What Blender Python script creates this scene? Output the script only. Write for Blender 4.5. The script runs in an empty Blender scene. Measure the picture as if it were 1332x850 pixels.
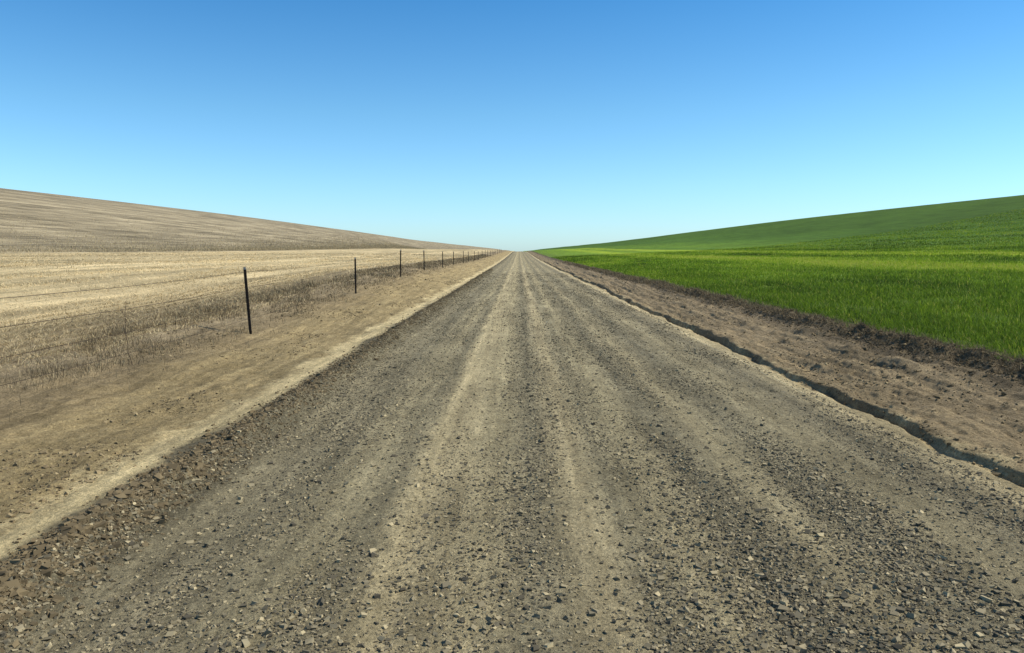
import bpy, math, numpy as np
from mathutils import Vector
rng=np.random.default_rng(7)
sc=bpy.context.scene
sc.view_settings.view_transform='Standard'; sc.view_settings.look='None'; sc.view_settings.exposure=0

# ---------- noise ----------
def _h(ix,iy,seed):
    ix=ix.astype(np.int64); iy=iy.astype(np.int64)
    n=(ix*374761393+iy*668265263+seed*2147483647)&0xFFFFFFFF
    n=((n^(n>>13))*1274126177)&0xFFFFFFFF
    n=n^(n>>16)
    return (n&0xFFFFFF)/float(0xFFFFFF)
def vn(x,y,seed=0):
    x=np.asarray(x,float);y=np.asarray(y,float)
    x0=np.floor(x);y0=np.floor(y);fx=x-x0;fy=y-y0
    fx=fx*fx*(3-2*fx);fy=fy*fy*(3-2*fy)
    a=_h(x0,y0,seed);b=_h(x0+1,y0,seed);c=_h(x0,y0+1,seed);d=_h(x0+1,y0+1,seed)
    return (a*(1-fx)+b*fx)*(1-fy)+(c*(1-fx)+d*fx)*fy-0.5
def fbm(x,y,o=3,seed=0):
    s=0;a=1.0
    for i in range(o):
        s=s+a*vn(x*2**i+17*i,y*2**i-9*i,seed+i);a*=0.5
    return s
def ss(a,b,x):
    t=np.clip((x-a)/(b-a),0,1);return t*t*(3-2*t)

# ---------- terrain height ----------
NX=[-4000,-600,-220,-150,-120,-90,-72,-60,-20,-12,-6.8,-5.4,-4.2,-3.15,-2.9,-2.65]
NZ=[ 6,   8,   20.6,19.8,15.4,7.9,3.0,1.32,.95,.55,.17,-.05,-.07,-.06,-.05,0]
FZ=[ 6,   8,   20.6,19.8,15.4,7.9,3.0,1.32,1.05,.85,.70,.54,.22,-.05,-.07,0]
RX=[3.3,3.55,4.2,5.0,5.8,10,20,30,45,70,100,130,170,600,4000]
RZ=[0,-.02,.06,.18,.30,.58,.97,1.42,2.2,5.1,10.5,16.0,19.0,8,6]
def prof(X,px,pz):
    w=np.maximum(0.04,np.abs(X)*0.07)
    s=0
    for k,q in ((-1.6,1),(-.8,2),(0,3),(.8,2),(1.6,1)): s=s+q*np.interp(X+k*w,px,pz)
    return s/9
def H(X,Y,detail=True):
    X,Y=np.broadcast_arrays(np.asarray(X,float),np.asarray(Y,float))
    L=ss(12,40,Y)
    zl=prof(X,NX,NZ)*(1-L)+prof(X,NX,FZ)*L
    zr=prof(X,RX,RZ)
    z=np.where(X<-2.65,zl,np.where(X>3.3,zr,0.0))
    hm=1-0.2*ss(150,1200,Y)
    z=np.where(z>2,2+(z-2)*hm,z)
    t=np.clip((X+2.65)/5.95,0,1)
    z=z+0.05*np.sin(t*math.pi)
    ax=np.abs(X-0.3)
    far=ss(20,60,ax)
    z=z+far*(0.5*fbm(X/120,Y/260,2,3))*ss(60,140,ax)
    # road climbs to a crest
    z=z+1.5*ss(70,420,Y)-4.0*ss(440,800,Y)*(1-ss(8,30,ax))
    if detail:
        road=ss(-2.75,-2.5,X)*(1-ss(3.2,3.4,X))
        z=z+road*0.030*fbm(X*2.6,Y*0.06,3,11)
        z=z+road*(0.010*fbm(X*9,Y*7,3,21)+0.007*vn(X*45,Y*45,5))
        # gravel windrow on the left edge
        c=-2.42+0.14*vn(Y*0.4,Y*0+3,8)
        z=z+(0.105+0.07*vn(Y*1.3,X*2,9)+.035*fbm(X*9,Y*9,2,12))*np.exp(-((X-c)/0.18)**2)
        c2=3.15+0.12*vn(Y*0.35,Y*0+7,81)
        z=z+(0.02+0.02*vn(Y*1.1,X*2,91))*np.exp(-((X-c2)/0.2)**2)
        bl=ss(2.7,3.1,-X)*(1-ss(7,9,-X)); br=ss(3.5,3.9,X)*(1-ss(5.9,7,X))
        z=z+bl*(0.10*fbm(X*0.8,Y*0.5,3,31)*ss(3.0,4.0,-X)+0.045*fbm(X*5,Y*5,3,33)*ss(2.9,3.4,-X)+0.016*vn(X*28,Y*28,34))
        # lengthways grader ridges + lumps
        z=z+br*(0.07*fbm(X*1.0,Y*0.5,3,41)+0.08*fbm(X*4.2,Y*0.35,3,42)+0.050*fbm(X*6,Y*4,3,43)+0.018*vn(X*26,Y*26,44))
        # eroded cut with a low ragged lip, unbroken along the right shoulder
        cr=3.74+0.26*vn(Y*0.16,Y*0+1,51)+0.10*vn(Y*0.9,Y*0+1,52)+0.06*vn(Y*3.1,Y*0+1,55)+0.04*vn(Y*9,Y*0+1,53)
        d=X-cr
        dep=(0.05+0.025*ss(-.4,.4,vn(Y*0.6,Y*0+4,54))+0.035*ss(9,16,Y))*(.75+.5*ss(-.4,.3,vn(Y*2.3,Y*0+5,59)))
        wd=0.13+.10*vn(Y*1.7,Y*0+2,56)
        z=z-dep*ss(-1,-.15,d/wd)*(1-ss(0.0,0.06,d))+0.45*dep*np.exp(-((d-.1)/.12)**2)
        # a second, broken gully
        cr2=4.55+0.35*vn(Y*0.13,Y*0+1,61)+0.14*vn(Y*1.1,Y*0+1,62)+.06*vn(Y*4,Y*0+1,63)
        d2=X-cr2
        dep2=0.05*ss(-.25,.4,vn(Y*0.3,Y*0+4,64))*ss(7,14,Y)
        z=z-dep2*ss(-0.25,-0.03,d2)*(1-ss(0.0,0.10,d2))
        # turned clods at edge of the green field
        z=z+0.10*np.exp(-((X-5.70)/0.24)**2)*(0.7+fbm(X*7,Y*5,2,71))
        # fields
        z=z+(ss(6.8,9,-X)+ss(6,8,X))*0.05*fbm(X*1.2,Y*0.7,3,72)
    return z

# ---------- rows ----------
rows=list(-np.geomspace(400,4,24))
y=-3.0
while y<1.6: rows.append(y); y+=0.15
y=1.75
while y<4500:
    rows.append(y)
    y+= max(0.012,0.0036*y) if y<12 else 0.0080*y if y<60 else 0.0095*y if y<200 else 0.03*y
rows=np.array(rows)

def grid(name,xs,mat,rows=rows):
    X,Y=np.meshgrid(xs,rows)
    Z=H(X,Y)
    co=np.stack([X,Y,Z],-1).reshape(-1,3)
    nx=len(xs);ny=len(rows)
    i=np.arange(ny-1)[:,None]*nx+np.arange(nx-1)[None,:]
    f=np.stack([i,i+1,i+nx+1,i+nx],-1).reshape(-1)
    return mesh(name,co,f,4,mat,smooth=True)
def mesh(name,co,f,k,mat,attr=None,smooth=False):
    me=bpy.data.meshes.new(name)
    me.vertices.add(len(co)); me.vertices.foreach_set('co',co.astype(np.float32).ravel())
    me.loops.add(len(f)); me.loops.foreach_set('vertex_index',f.astype(np.int32))
    n=len(f)//k
    me.polygons.add(n)
    me.polygons.foreach_set('loop_start',np.arange(0,n*k,k,dtype=np.int32))
    me.polygons.foreach_set('loop_total',np.full(n,k,dtype=np.int32))
    me.update(calc_edges=True)
    me.polygons.foreach_set('use_smooth',np.full(n,smooth))
    if attr is not None:
        a=me.attributes.new('tint','FLOAT','POINT'); a.data.foreach_set('value',attr.astype(np.float32))
    me.materials.append(mat)
    ob=bpy.data.objects.new(name,me); sc.collection.objects.link(ob); return ob

# ---------- node helper ----------
class NT:
    def __init__(s,name):
        s.m=bpy.data.materials.new(name); s.m.use_nodes=True
        s.t=s.m.node_tree; s.t.nodes.clear()
        s.out=s.t.nodes.new('ShaderNodeOutputMaterial')
        s.b=s.t.nodes.new('ShaderNodeBsdfPrincipled')
        s.b.inputs['Roughness'].default_value=0.95
        s.b.inputs['Specular IOR Level'].default_value=0.1
        s.t.links.new(s.b.outputs[0],s.out.inputs[0])
        s.geo=s.t.nodes.new('ShaderNodeNewGeometry')
        sp=s.t.nodes.new('ShaderNodeSeparateXYZ'); s.L(s.geo.outputs['Position'],sp.inputs[0])
        s.X,s.Y,s.Z=sp.outputs
    def L(s,a,b): s.t.links.new(a,b)
    def val(s,i,v):
        if isinstance(v,(int,float,tuple)): i.default_value=v
        else: s.L(v,i)
    def math(s,op,a,b=0.0,c=None,clamp=False):
        n=s.t.nodes.new('ShaderNodeMath'); n.operation=op; n.use_clamp=clamp
        s.val(n.inputs[0],a); s.val(n.inputs[1],b)
        if c is not None: s.val(n.inputs[2],c)
        return n.outputs[0]
    def noise(s,scale,stretch=(1,1,1),detail=3,rough=0.55,off=0.0,rot=0.0):
        mp=s.t.nodes.new('ShaderNodeMapping'); s.L(s.geo.outputs['Position'],mp.inputs[0])
        if rot:
            r=s.t.nodes.new('ShaderNodeMapping'); s.L(s.geo.outputs['Position'],r.inputs[0]); r.inputs['Rotation'].default_value=(0,0,rot)
            s.L(r.outputs[0],mp.inputs[0])
        mp.inputs['Scale'].default_value=stretch; mp.inputs['Location'].default_value=(off,off,0)
        n=s.t.nodes.new('ShaderNodeTexNoise'); s.L(mp.outputs[0],n.inputs['Vector'])
        n.inputs['Scale'].default_value=scale; n.inputs['Detail'].default_value=detail
        n.inputs['Roughness'].default_value=rough
        return n.outputs[0]
    def mr(s,v,a,b,c=0.0,d=1.0):
        n=s.t.nodes.new('ShaderNodeMapRange'); s.val(n.inputs[0],v)
        for k,q in zip((1,2,3,4),(a,b,c,d)): n.inputs[k].default_value=q
        return n.outputs[0]
    def mix(s,f,a,b,mode='MIX'):
        n=s.t.nodes.new('ShaderNodeMix'); n.data_type='RGBA'; n.blend_type=mode
        s.val(n.inputs[0],f)
        for i,v in ((6,a),(7,b)):
            if isinstance(v,tuple): n.inputs[i].default_value=(*v,1)
            else: s.L(v,n.inputs[i])
        return n.outputs[2]
    def scale(s,col,f):
        n=s.t.nodes.new('ShaderNodeVectorMath'); n.operation='SCALE'
        s.L(col,n.inputs[0]); s.val(n.inputs['Scale'],f); return n.outputs[0]
    def ramp(s,v,stops,lo,hi):
        n=s.t.nodes.new('ShaderNodeValToRGB'); e=n.color_ramp.elements
        f=s.mr(v,lo,hi); s.L(f,n.inputs[0])
        while len(e)<len(stops): e.new(0.5)
        for q,(p,c) in zip(e,stops):
            q.position=(p-lo)/(hi-lo)
        for q,(p,c) in zip(e,stops): q.color=(*c,1)
        return n.outputs[0]
    def bump(s,h,strength,dist):
        n=s.t.nodes.new('ShaderNodeBump'); n.inputs['Strength'].default_value=strength
        n.inputs['Distance'].default_value=dist; s.L(h,n.inputs['Height']); s.L(n.outputs[0],s.b.inputs['Normal'])

# earth : road + banks
E=NT('earth_and_gravel')
wob=E.math('SUBTRACT',E.noise(0.55,(1,1,1),3),0.5)
wob2=E.math('SUBTRACT',E.noise(5,(1,1,1),4,.65),0.5)
side=E.mr(E.math('ABSOLUTE',E.math('SUBTRACT',E.X,0.35)),2.6,3.5,0.22,1.0)
xx=E.math('ADD',E.X,E.math('MULTIPLY',E.math('ADD',E.math('MULTIPLY',wob,0.9),E.math('MULTIPLY',wob2,0.6)),side))
st=[(-9,(.36,.29,.17)),(-6.6,(.28,.22,.133)),(-5.6,(.25,.19,.105)),(-4.6,(.33,.25,.125)),(-3.35,(.31,.238,.12)),
(-3.15,(.57,.455,.245)),(-2.90,(.56,.45,.24)),(-2.74,(.15,.127,.08)),(-2.25,(.165,.142,.088)),(-1.95,(.30,.252,.15)),
(-1.55,(.25,.213,.13)),(-1.1,(.34,.285,.165)),(-.85,(.265,.227,.138)),(-.68,(.49,.40,.225)),(-.5,(.39,.322,.185)),
(-.2,(.375,.312,.178)),(.12,(.235,.203,.125)),(.40,(.44,.36,.205)),(.62,(.28,.24,.145)),(.9,(.35,.292,.167)),(1.3,(.22,.19,.118)),
(1.62,(.34,.283,.163)),(2.0,(.22,.19,.118)),(2.5,(.32,.267,.155)),(2.95,(.23,.196,.122)),(3.25,(.32,.263,.152)),(3.38,(.54,.44,.25)),
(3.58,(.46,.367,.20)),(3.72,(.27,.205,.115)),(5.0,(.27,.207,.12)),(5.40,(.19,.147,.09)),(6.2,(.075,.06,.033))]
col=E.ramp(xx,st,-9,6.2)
streak=E.noise(2.6,(2.4,.09,1),5,.65)
patch=E.noise(1.6,(1,.5,1),4,.6,5)
fine=E.noise(42,(1,1,1),5,.8)
mid=E.noise(9,(1,.8,1),4,.65)
f=E.math('MULTIPLY',E.mr(streak,.3,.7,.66,1.32),E.mr(patch,.3,.7,.80,1.22))
f=E.math('MULTIPLY',f,E.mr(mid,.3,.7,.80,1.22))
f=E.math('MULTIPLY',f,E.mr(fine,.32,.68,.52,1.5))
col=E.scale(col,f)
E.L(col,E.b.inputs['Base Color'])
E.bump(E.math('ADD',fine,E.math('MULTIPLY',mid,1.2)),1.0,0.03)

# stubble field + dry hill
S=NT('dry_stubble')
xs_=S.math('ADD',S.X,S.math('MULTIPLY',S.math('SUBTRACT',S.noise(.05,(1,.4,1),3),.5),6))
col=S.ramp(xs_,[(-160,(.31,.255,.165)),(-90,(.33,.27,.17)),(-66,(.27,.222,.14)),(-59,(.31,.25,.155)),(-56,(.64,.50,.27)),(-30,(.60,.47,.255)),(-14,(.60,.47,.255)),(-9,(.52,.405,.22)),(-6.5,(.25,.195,.12))],-160,-6.5)
sw=S.noise(.9,(1.3,.06,1),4,.6)
sw2=S.noise(.30,(1.0,.07,1),4,.65,9,.12)
fi=S.noise(14,(1,.5,1),5,.75)
md=S.noise(.06,(1,1,1),5,.6)
hs=S.noise(.5,(.35,1.0,.0),4,.7,4)
f=S.math('MULTIPLY',S.mr(sw,.32,.68,.60,1.32),S.mr(sw2,.35,.65,.62,1.28))
f=S.math('MULTIPLY',f,S.mr(fi,.3,.7,.66,1.34))
f=S.math('MULTIPLY',f,S.mr(md,.3,.7,.88,1.12))
f=S.math('MULTIPLY',f,S.mr(hs,.3,.7,.85,1.15))
S.L(S.scale(col,f),S.b.inputs['Base Color'])
S.bump(S.math('ADD',fi,S.math('MULTIPLY',sw,3)),0.9,0.07)

# green
G=NT('green_crop')
xg=G.math('ADD',G.X,G.math('MULTIPLY',G.math('SUBTRACT',G.noise(.04,(1,.3,1),4),.5),12))
GS=[(5,(.12,.17,.03)),(9,(.16,.25,.026)),(15,(.17,.27,.025)),(20,(.33,.42,.032)),(25,(.14,.24,.022)),(31,(.33,.41,.032)),(36,(.088,.168,.02)),(44,(.125,.21,.022)),(60,(.08,.15,.019)),(100,(.076,.138,.018)),(170,(.076,.136,.018))]
col=G.ramp(xg,GS,5,170)
a=G.noise(.8,(1,.12,1),5,.65); b=G.noise(10,(1,.6,1),5,.75); c=G.noise(.03,(1,.5,1),5,.6)
f=G.math('MULTIPLY',G.mr(a,.3,.7,.70,1.30),G.mr(b,.3,.7,.55,1.45))
f=G.math('MULTIPLY',f,G.mr(c,.3,.7,.78,1.22))
G.L(G.scale(col,f),G.b.inputs['Base Color'])
G.bump(G.math('ADD',b,a),0.9,0.12)

grid('gravel_road',np.arange(-2.65,3.3001,5.95/440),E.m)
grid('dirt_bank',np.concatenate([np.linspace(-6.8,-4.2,70)[:-1],np.linspace(-4.2,-2.65,80)]),E.m)
grid('dirt_bank',np.concatenate([np.linspace(3.3,4.9,120)[:-1],np.linspace(4.9,5.8,35)]),E.m)
def upto(a,b,n): return np.geomspace(a,b,n)
grid('stubble_field',-upto(6.8,60,70)[::-1],S.m)
grid('dry_hill',-upto(60,4000,90)[::-1],S.m)
grid('green_field',upto(5.8,45,70),G.m)
grid('green_hill',upto(45,4000,90),G.m)

# ---------- tinted scatter materials ----------
def tinted(name,stops,transl=0.0,rough=.9):
    T=NT(name); n=T.t.nodes.new('ShaderNodeAttribute'); n.attribute_name='tint'
    c=T.ramp(n.outputs['Fac'],stops,0,1)
    T.L(c,T.b.inputs['Base Color']); T.b.inputs['Roughness'].default_value=rough
    if transl:
        tr=T.t.nodes.new('ShaderNodeBsdfTranslucent'); T.L(c,tr.inputs[0])
        mx=T.t.nodes.new('ShaderNodeMixShader'); mx.inputs[0].default_value=transl
        T.L(T.b.outputs[0],mx.inputs[1]); T.L(tr.outputs[0],mx.inputs[2]); T.L(mx.outputs[0],T.out.inputs[0])
    return T.m
MP=tinted('crushed_stone',[(0,(.09,.078,.055)),(.35,(.17,.145,.095)),(.7,(.30,.25,.155)),(1,(.50,.41,.24))])
MC=tinted('soil_clods',[(0,(.09,.069,.04)),(.5,(.22,.168,.094)),(1,(.40,.31,.17))])
MS=tinted('straw',[(0,(.15,.115,.07)),(.4,(.36,.285,.165)),(1,(.82,.66,.38))],.2)
MG=tinted('crop_leaves',[(0,(.055,.095,.016)),(.5,(.17,.27,.024)),(.9,(.36,.47,.035)),(1,(.48,.45,.10))],.4,.6)

# ---------- pebbles ----------
cube=np.array([[-1,-1,-1],[1,-1,-1],[1,1,-1],[-1,1,-1],[-1,-1,1],[1,-1,1],[1,1,1],[-1,1,1]],float)*.5
cf=np.array([0,2,1,0,3,2,4,5,6,4,6,7,0,1,5,0,5,4,1,2,6,1,6,5,2,3,7,2,7,6,3,0,4,3,4,7])
def pebbles(name,px,py,size,tint,mat,sink=.08):
    n=len(px)
    v=cube[None]+rng.uniform(-.26,.26,(n,8,3))
    v*=np.array([1,.8,.6])*rng.uniform(.7,1.25,(n,1,3))
    th=rng.uniform(0,6.28,n); ph=rng.uniform(-.9,.9,n)
    c,s=np.cos(ph)[:,None],np.sin(ph)[:,None]
    y=v[:,:,1]*c-v[:,:,2]*s; z=v[:,:,1]*s+v[:,:,2]*c
    c,s=np.cos(th)[:,None],np.sin(th)[:,None]
    x=v[:,:,0]*c-y*s; y2=v[:,:,0]*s+y*c
    P=np.stack([x,y2,z],-1)*size[:,None,None]
    P[:,:,0]+=px[:,None]; P[:,:,1]+=py[:,None]; P[:,:,2]+=(H(px,py)+size*sink)[:,None]
    f=(np.arange(n)[:,None]*8+cf[None]).ravel()
    return mesh(name,P.reshape(-1,3),f,3,mat,np.repeat(tint,8))
sx=[-2.65,-2.3,-1.95,-1.6,-1.1,-.85,-.68,-.5,-.2,.12,.4,.62,.9,1.3,1.62,2.0,2.5,2.95,3.3]
sd=[1.6,1.4,.6,.7,.35,.5,.08,.2,.22,.9,.12,.65,.3,1.1,.3,1.0,.35,.9,.4]
def samp(n,x0,x1,y0,y1,p=1.0):
    u=rng.random(n)
    if abs(p-1)<1e-6: y=y0*(y1/y0)**u
    else: y=(y0**(1-p)+u*(y1**(1-p)-y0**(1-p)))**(1/(1-p))
    return rng.uniform(x0,x1,n),y
x,y=samp(350000,-2.75,3.45,1.9,60,1.5)
keep=rng.random(len(x))<(.08+np.interp(x+.12*vn(y*.25,y*0,77),sx,sd))/1.5*(0.25+1.3*ss(-.4,.35,fbm(x*2.0,y*.4,3,99)))
x,y=x[keep],y[keep]
size=rng.lognormal(math.log(.0085),.5,len(x)).clip(.004,.034)*np.maximum(1,(y/10)**.4)
t=rng.beta(1.3,1.6,len(x))
pebbles('gravel',x,y,size,t,MP)
# clods on banks
x1,y1=samp(30000,-6.8,-2.9,3,50,1.2); x2,y2=samp(14000,3.6,6.0,3,50,1.2)
x3=rng.normal(5.64,.2,26000); y3=samp(26000,0,1,5,90,1.1)[1]
x4=-2.48+rng.normal(0,.15,32000); y4=samp(32000,0,1,3,70,1.2)[1]
k1=rng.random(len(x1))<ss(-.1,.35,fbm(x1*1.2,y1*.8,3,55))*np.where(x1>-3.15,.08,1)
k2=rng.random(len(x2))<.15+ss(-.1,.35,fbm(x2*1.5,y2*.4,3,58))
x=np.concatenate([x1[k1],x2[k2],x3,x4]); y=np.concatenate([y1[k1],y2[k2],y3,y4])
size=rng.lognormal(math.log(.0125),.5,len(x)).clip(.005,.055)*np.maximum(1,(y/14)**.3)
t=rng.beta(2,2,len(x)); 
n0=k1.sum()+k2.sum(); t[n0:n0+len(x3)]*=.4; t[n0+len(x3):]*=.55
pebbles('soil_clods',x,y,size,t,MC)

# ---------- blades ----------
def blades(name,px,py,h,w,lean,tint,mat,la=None):
    n=len(px); th=rng.uniform(0,6.28,n)
    if la is None: la=rng.uniform(0,6.28,n)
    z0=H(px,py)-.01
    dx,dy=np.cos(th)*w/2,np.sin(th)*w/2
    lx,ly=np.cos(la)*lean*h,np.sin(la)*lean*h
    P=np.zeros((n,5,3))
    hz=h*np.sqrt(np.clip(1-lean**2,.03,1))
    P[:,0]=np.stack([px-dx,py-dy,z0],-1); P[:,1]=np.stack([px+dx,py+dy,z0],-1)
    m=.55
    P[:,2]=np.stack([px+lx*m*.6+dx*.8,py+ly*m*.6+dy*.8,z0+hz*.62],-1)
    P[:,3]=np.stack([px+lx*m*.6-dx*.8,py+ly*m*.6-dy*.8,z0+hz*.62],-1)
    P[:,4]=np.stack([px+lx,py+ly,z0+hz],-1)
    f=(np.arange(n)[:,None]*5+np.array([0,1,2,0,2,3,3,2,4])[None]).ravel()
    return mesh(name,P.reshape(-1,3),f,3,mat,np.repeat(tint,5))
# green crop, drilled rows
n=380000
u=rng.random(n); y=7*(150/7)**u
x=5.75+(np.maximum(.75*y,3)+2)*rng.random(n)**1.4
row=.24; x=np.where(y<60,np.round(x/row)*row+rng.normal(0,.035,n),x)+.0
k=(x>5.8+.4*vn(y*1.3,y*0,66)+.12) & (rng.random(n)<.25+.75*ss(5.8,7.3,x)) & (rng.random(n)<.3+ss(-.5,.15,fbm(x*1.1,y*.5,2,67)))
x,y=x[k],y[k]
h=rng.uniform(.08,.18,len(x))*(1+.4*fbm(x*.7,y*.5,2,45)); w=.006*np.maximum(1,(y/8))
t=np.clip(rng.normal(.45,.2,len(x))+.65*fbm(x*.35,y*.08,3,46)+.45*np.exp(-((x-20)/3.0)**2)+.42*np.exp(-((x-31)/2.5)**2)-.2*np.exp(-((x-25.5)/2)**2),0,.97)
t[rng.random(len(x))<.03]=1
blades('grass',x,y,h,w,rng.uniform(.2,.85,len(x)),t,MG)
# stubble
n=230000
u=rng.random(n); y=8*(150/8)**u
x=-6.6-(np.maximum(.72*y,3)+2)*rng.random(n)**1.3
row=.3; x=np.where(y<45,np.round(x/row)*row+rng.normal(0,.045,n),x)
k=rng.random(n)<.12+1.0*ss(-.2,.35,fbm(x*.8,y*.06,3,47)); x,y=x[k],y[k]
lean=np.where(rng.random(len(x))<.7,rng.uniform(.9,.997,len(x)),rng.uniform(0,.5,len(x)))
h=rng.uniform(.03,.08,len(x))*np.where(lean>.8,3.3,1)
t=np.clip(rng.normal(.80,.22,len(x))+.7*fbm(x*.3,y*.03,3,48),0,1)
blades('wheat_stubble',x,y,h,.006*np.maximum(1,y/8),lean,t,MS)
# standing stubble on the hill foot
n=60000
y=20+rng.random(n)**.8*500; x=-59-rng.exponential(7,n)
blades('wheat_stubble',x,y,rng.uniform(.2,.4,n),.03*np.maximum(1,y/90),rng.uniform(0,.4,n),np.clip(rng.normal(.46,.18,n),0,1),MS)
# dry grass along fence
n=125000
u=rng.random(n); y=4*(160/4)**u
x=np.where(rng.random(n)<.65,-7.05+rng.normal(0,.24,n),-6.2+rng.normal(0,.5,n))
k=(rng.random(n)<(.10+ss(-.3,.3,fbm(x*1.5,y*.7,3,49)))*np.where(x>-5.3,.25,1))&(x<-4.3); x,y=x[k],y[k]
t=np.clip(rng.normal(.22,.24,len(x)),0,1)
blades('dry_grass',x,y,rng.uniform(.03,.16,len(x))*(1+.5*fbm(x*2,y,2,50)),.005*np.maximum(1,y/8),rng.uniform(.2,.98,len(x)),t,MS)
# dead grass/twigs at green edge
n=18000
y=samp(n,0,1,5,100,1.0)[1]; x=rng.normal(5.75,.2,n)
blades('dead_twigs',x,y,rng.uniform(.05,.16,n),.005*np.maximum(1,y/8),rng.uniform(.5,.98,n),np.clip(rng.normal(.1,.18,n),0,1),MS)

# ---------- fence ----------
FM=NT('weathered_steel'); c=FM.mix(FM.noise(30),(.018,.017,.016),(.06,.045,.035)); FM.L(c,FM.b.inputs['Base Color']); FM.b.inputs['Roughness'].default_value=.7; FM.b.inputs['Metallic'].default_value=.2
FW=NT('rusted_wire'); c=FW.mix(FW.noise(12),(.03,.025,.02),(.07,.05,.04)); FW.L(c,FW.b.inputs['Base Color']); FW.b.inputs['Roughness'].default_value=.7
FT=NT('post_cap_paint'); FT.b.inputs['Base Color'].default_value=(.45,.42,.36,1)
fence=bpy.data.objects.new('wire_fence',None); sc.collection.objects.link(fence)
def boxes(name,bl,mats):
    V=[];F=[];MI=[]
    for (x0,x1,y0,y1,z0,z1,mi) in bl:
        b=len(V); V+=[(x0,y0,z0),(x1,y0,z0),(x1,y1,z0),(x0,y1,z0),(x0,y0,z1),(x1,y0,z1),(x1,y1,z1),(x0,y1,z1)]
        for q in [(0,3,2,1),(4,5,6,7),(0,1,5,4),(1,2,6,5),(2,3,7,6),(3,0,4,7)]: F.append([b+i for i in q]); MI.append(mi)
    me=bpy.data.meshes.new(name); me.from_pydata(V,[],F); 
    for m in mats: me.materials.append(m)
    for p,i in zip(me.polygons,MI): p.material_index=i
    ob=bpy.data.objects.new(name,me); sc.collection.objects.link(ob); return ob
ys=[5.9,15.9,26.3,36.2,46,56,66,76,86,96,106,117,127,138,150,165,180,200,220,245]
hs=[1.3,1.36,1.18,1.24,1.12,1.15,1.1,1.2]+[1.15]*12
tops=[]
for i,(yy,hh) in enumerate(zip(ys,hs)):
    x0=-5.4+ (0 if i<3 else rng.normal(0,.05)); z0=float(H(x0,yy))
    T=[(-.021,.021,-.004,.004,-.25,hh-.05,0),(-.004,.004,.0041,.034,-.25,hh-.05,0)]
    T+=[(-.020,.020,-.0035,.0035,hh-.0499,hh,1),(-.0035,.0035,.0036,.033,hh-.0499,hh,1)]
    z=.1
    while z<hh-.1:
        T.append((-.007,.007,-.013,-.0041,z,z+.012,0)); z+=.055
    ob=boxes('post_%d'%(i+1),T,[FM.m,FT.m]); ob.location=(x0,yy,z0)
    ob.scale=(1.3,1.3,1)
    lx=-.045 if i==1 else rng.normal(0,.02); ly=rng.normal(0,.02)
    ob.rotation_euler=(ly,lx,rng.normal(0,.2)); ob.parent=fence
    bpy.context.view_layer.update()
    tops.append((ob.matrix_basis.copy(),hh))
for j,fr in enumerate((.93,.70,.46,.24)):
    cu=bpy.data.curves.new('wire_%d'%(j+1),'CURVE'); cu.dimensions='3D'; cu.bevel_depth=.0030; cu.bevel_resolution=0
    sp=cu.splines.new('POLY'); pts=[]
    for k,(m,hh) in enumerate(tops):
        p=m@Vector((0,-.015,hh*fr))
        if k:
            q=pts[-1]
            for s_ in (.25,.5,.75):
                r=q.lerp(p,s_); r.z-=.05*4*s_*(1-s_); pts.append(r)
        pts.append(p)
    sp.points.add(len(pts)-1)
    for a_,p in zip(sp.points,pts): a_.co=(*p,1)
    cu.materials.append(FW.m)
    ob=bpy.data.objects.new('wire_%d'%(j+1),cu); sc.collection.objects.link(ob); ob.parent=fence

# dry weed stalk
V=[];F=[]
def stalk(p0,p1,r0,r1):
    b=len(V)
    for p,r in ((p0,r0),(p1,r1)):
        for k in range(5): a=k*1.2566; V.append((p[0]+r*math.cos(a),p[1]+r*math.sin(a),p[2]))
    for k in range(5): F.append((b+k,b+(k+1)%5,b+5+(k+1)%5,b+5+k))
def weed(x0,y0,hh):
    z0=float(H(x0,y0)); p=np.array([x0,y0,z0-.02]); 
    for s_ in range(8):
        q=p+np.array([rng.normal(-.012,.012),rng.normal(0,.012),hh/8]); stalk(p,q,.007-.0005*s_,.0065-.0005*s_)
        if s_>2:
            for _ in range(2):
                a=rng.uniform(0,6.28); l=rng.uniform(.03,.07); r=q+np.array([math.cos(a)*l,math.sin(a)*l,l*1.4]); stalk(q,r,.003,.0015); stalk(r,r+np.array([.005,0,.03]),.006,.002)
        p=q
weed(-5.7,11.6,.85)
me=bpy.data.meshes.new('dry_weed'); me.from_pydata(V,[],F); WM=NT('dead_stem'); WM.b.inputs['Base Color'].default_value=(.12,.09,.06,1); me.materials.append(WM.m)
sc.collection.objects.link(bpy.data.objects.new('dry_weed',me))

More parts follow.
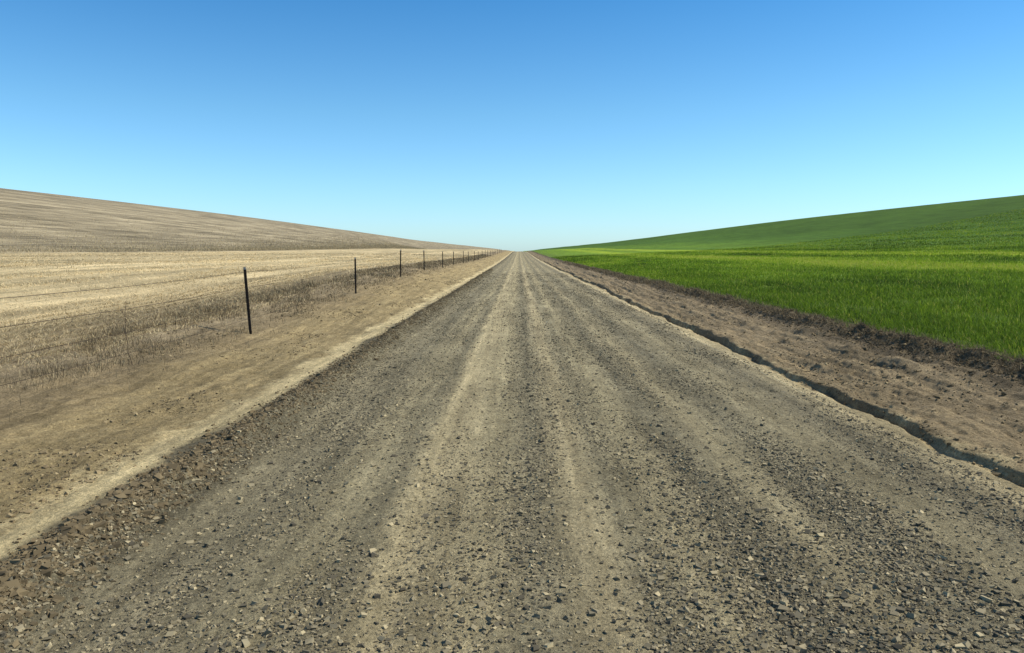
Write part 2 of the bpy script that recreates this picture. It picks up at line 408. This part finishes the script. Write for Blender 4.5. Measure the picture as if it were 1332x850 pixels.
# ---------- light ----------
el=math.radians(46); az=math.radians(86)  # azimuth from +Y towards +X
d=Vector((math.sin(az)*math.cos(el),math.cos(az)*math.cos(el),math.sin(el)))
su=bpy.data.lights.new('sun','SUN'); su.energy=5.0; su.angle=math.radians(.5); su.color=(1,.94,.81)
so=bpy.data.objects.new('sun',su); sc.collection.objects.link(so); so.rotation_euler=d.to_track_quat('Z','Y').to_euler()
w=bpy.data.worlds.new('World'); sc.world=w; w.use_nodes=True; nt=w.node_tree
sky=nt.nodes.new('ShaderNodeTexSky'); sky.sky_type='NISHITA'; sky.sun_disc=False; sky.sun_elevation=el; sky.sun_rotation=az
sky.air_density=1.0; sky.dust_density=.3; sky.ozone_density=2.0
bg=nt.nodes['Background']; bg.inputs[1].default_value=.135
tc=nt.nodes.new('ShaderNodeTexCoord'); sep=nt.nodes.new('ShaderNodeSeparateXYZ'); nt.links.new(tc.outputs['Generated'],sep.inputs[0])
cr=nt.nodes.new('ShaderNodeValToRGB'); nt.links.new(sep.outputs[2],cr.inputs[0])
e=cr.color_ramp.elements
SK=[(0,(.74,1.08,1.50)),(.03,(.72,1.07,1.44)),(.08,(.68,1.05,1.36)),(.165,(.56,.97,1.20)),(.29,(.32,.80,1.12)),(.6,(.25,.56,.8)),(1,(.28,.5,.66))]
while len(e)<len(SK): e.new(.5)
for q,(p,c) in zip(e,SK): q.position=p
for q,(p,c) in zip(e,SK): q.color=(*c,1)
mx=nt.nodes.new('ShaderNodeMix'); mx.data_type='RGBA'; mx.blend_type='MULTIPLY'; mx.inputs[0].default_value=1
mx.clamp_result=False
nt.links.new(sky.outputs[0],mx.inputs[6]); nt.links.new(cr.outputs[0],mx.inputs[7])
nt.links.new(mx.outputs[2],bg.inputs[0])

# ---------- camera ----------
cd=bpy.data.cameras.new('camera'); cam=bpy.data.objects.new('camera',cd); sc.collection.objects.link(cam); sc.camera=cam
cd.lens=28; cd.sensor_width=36; cd.clip_end=10000; cd.clip_start=.05
cam.location=(0,0,1.6+.05)
cam.rotation_euler=(math.radians(90-5.4),0,math.radians(.5))
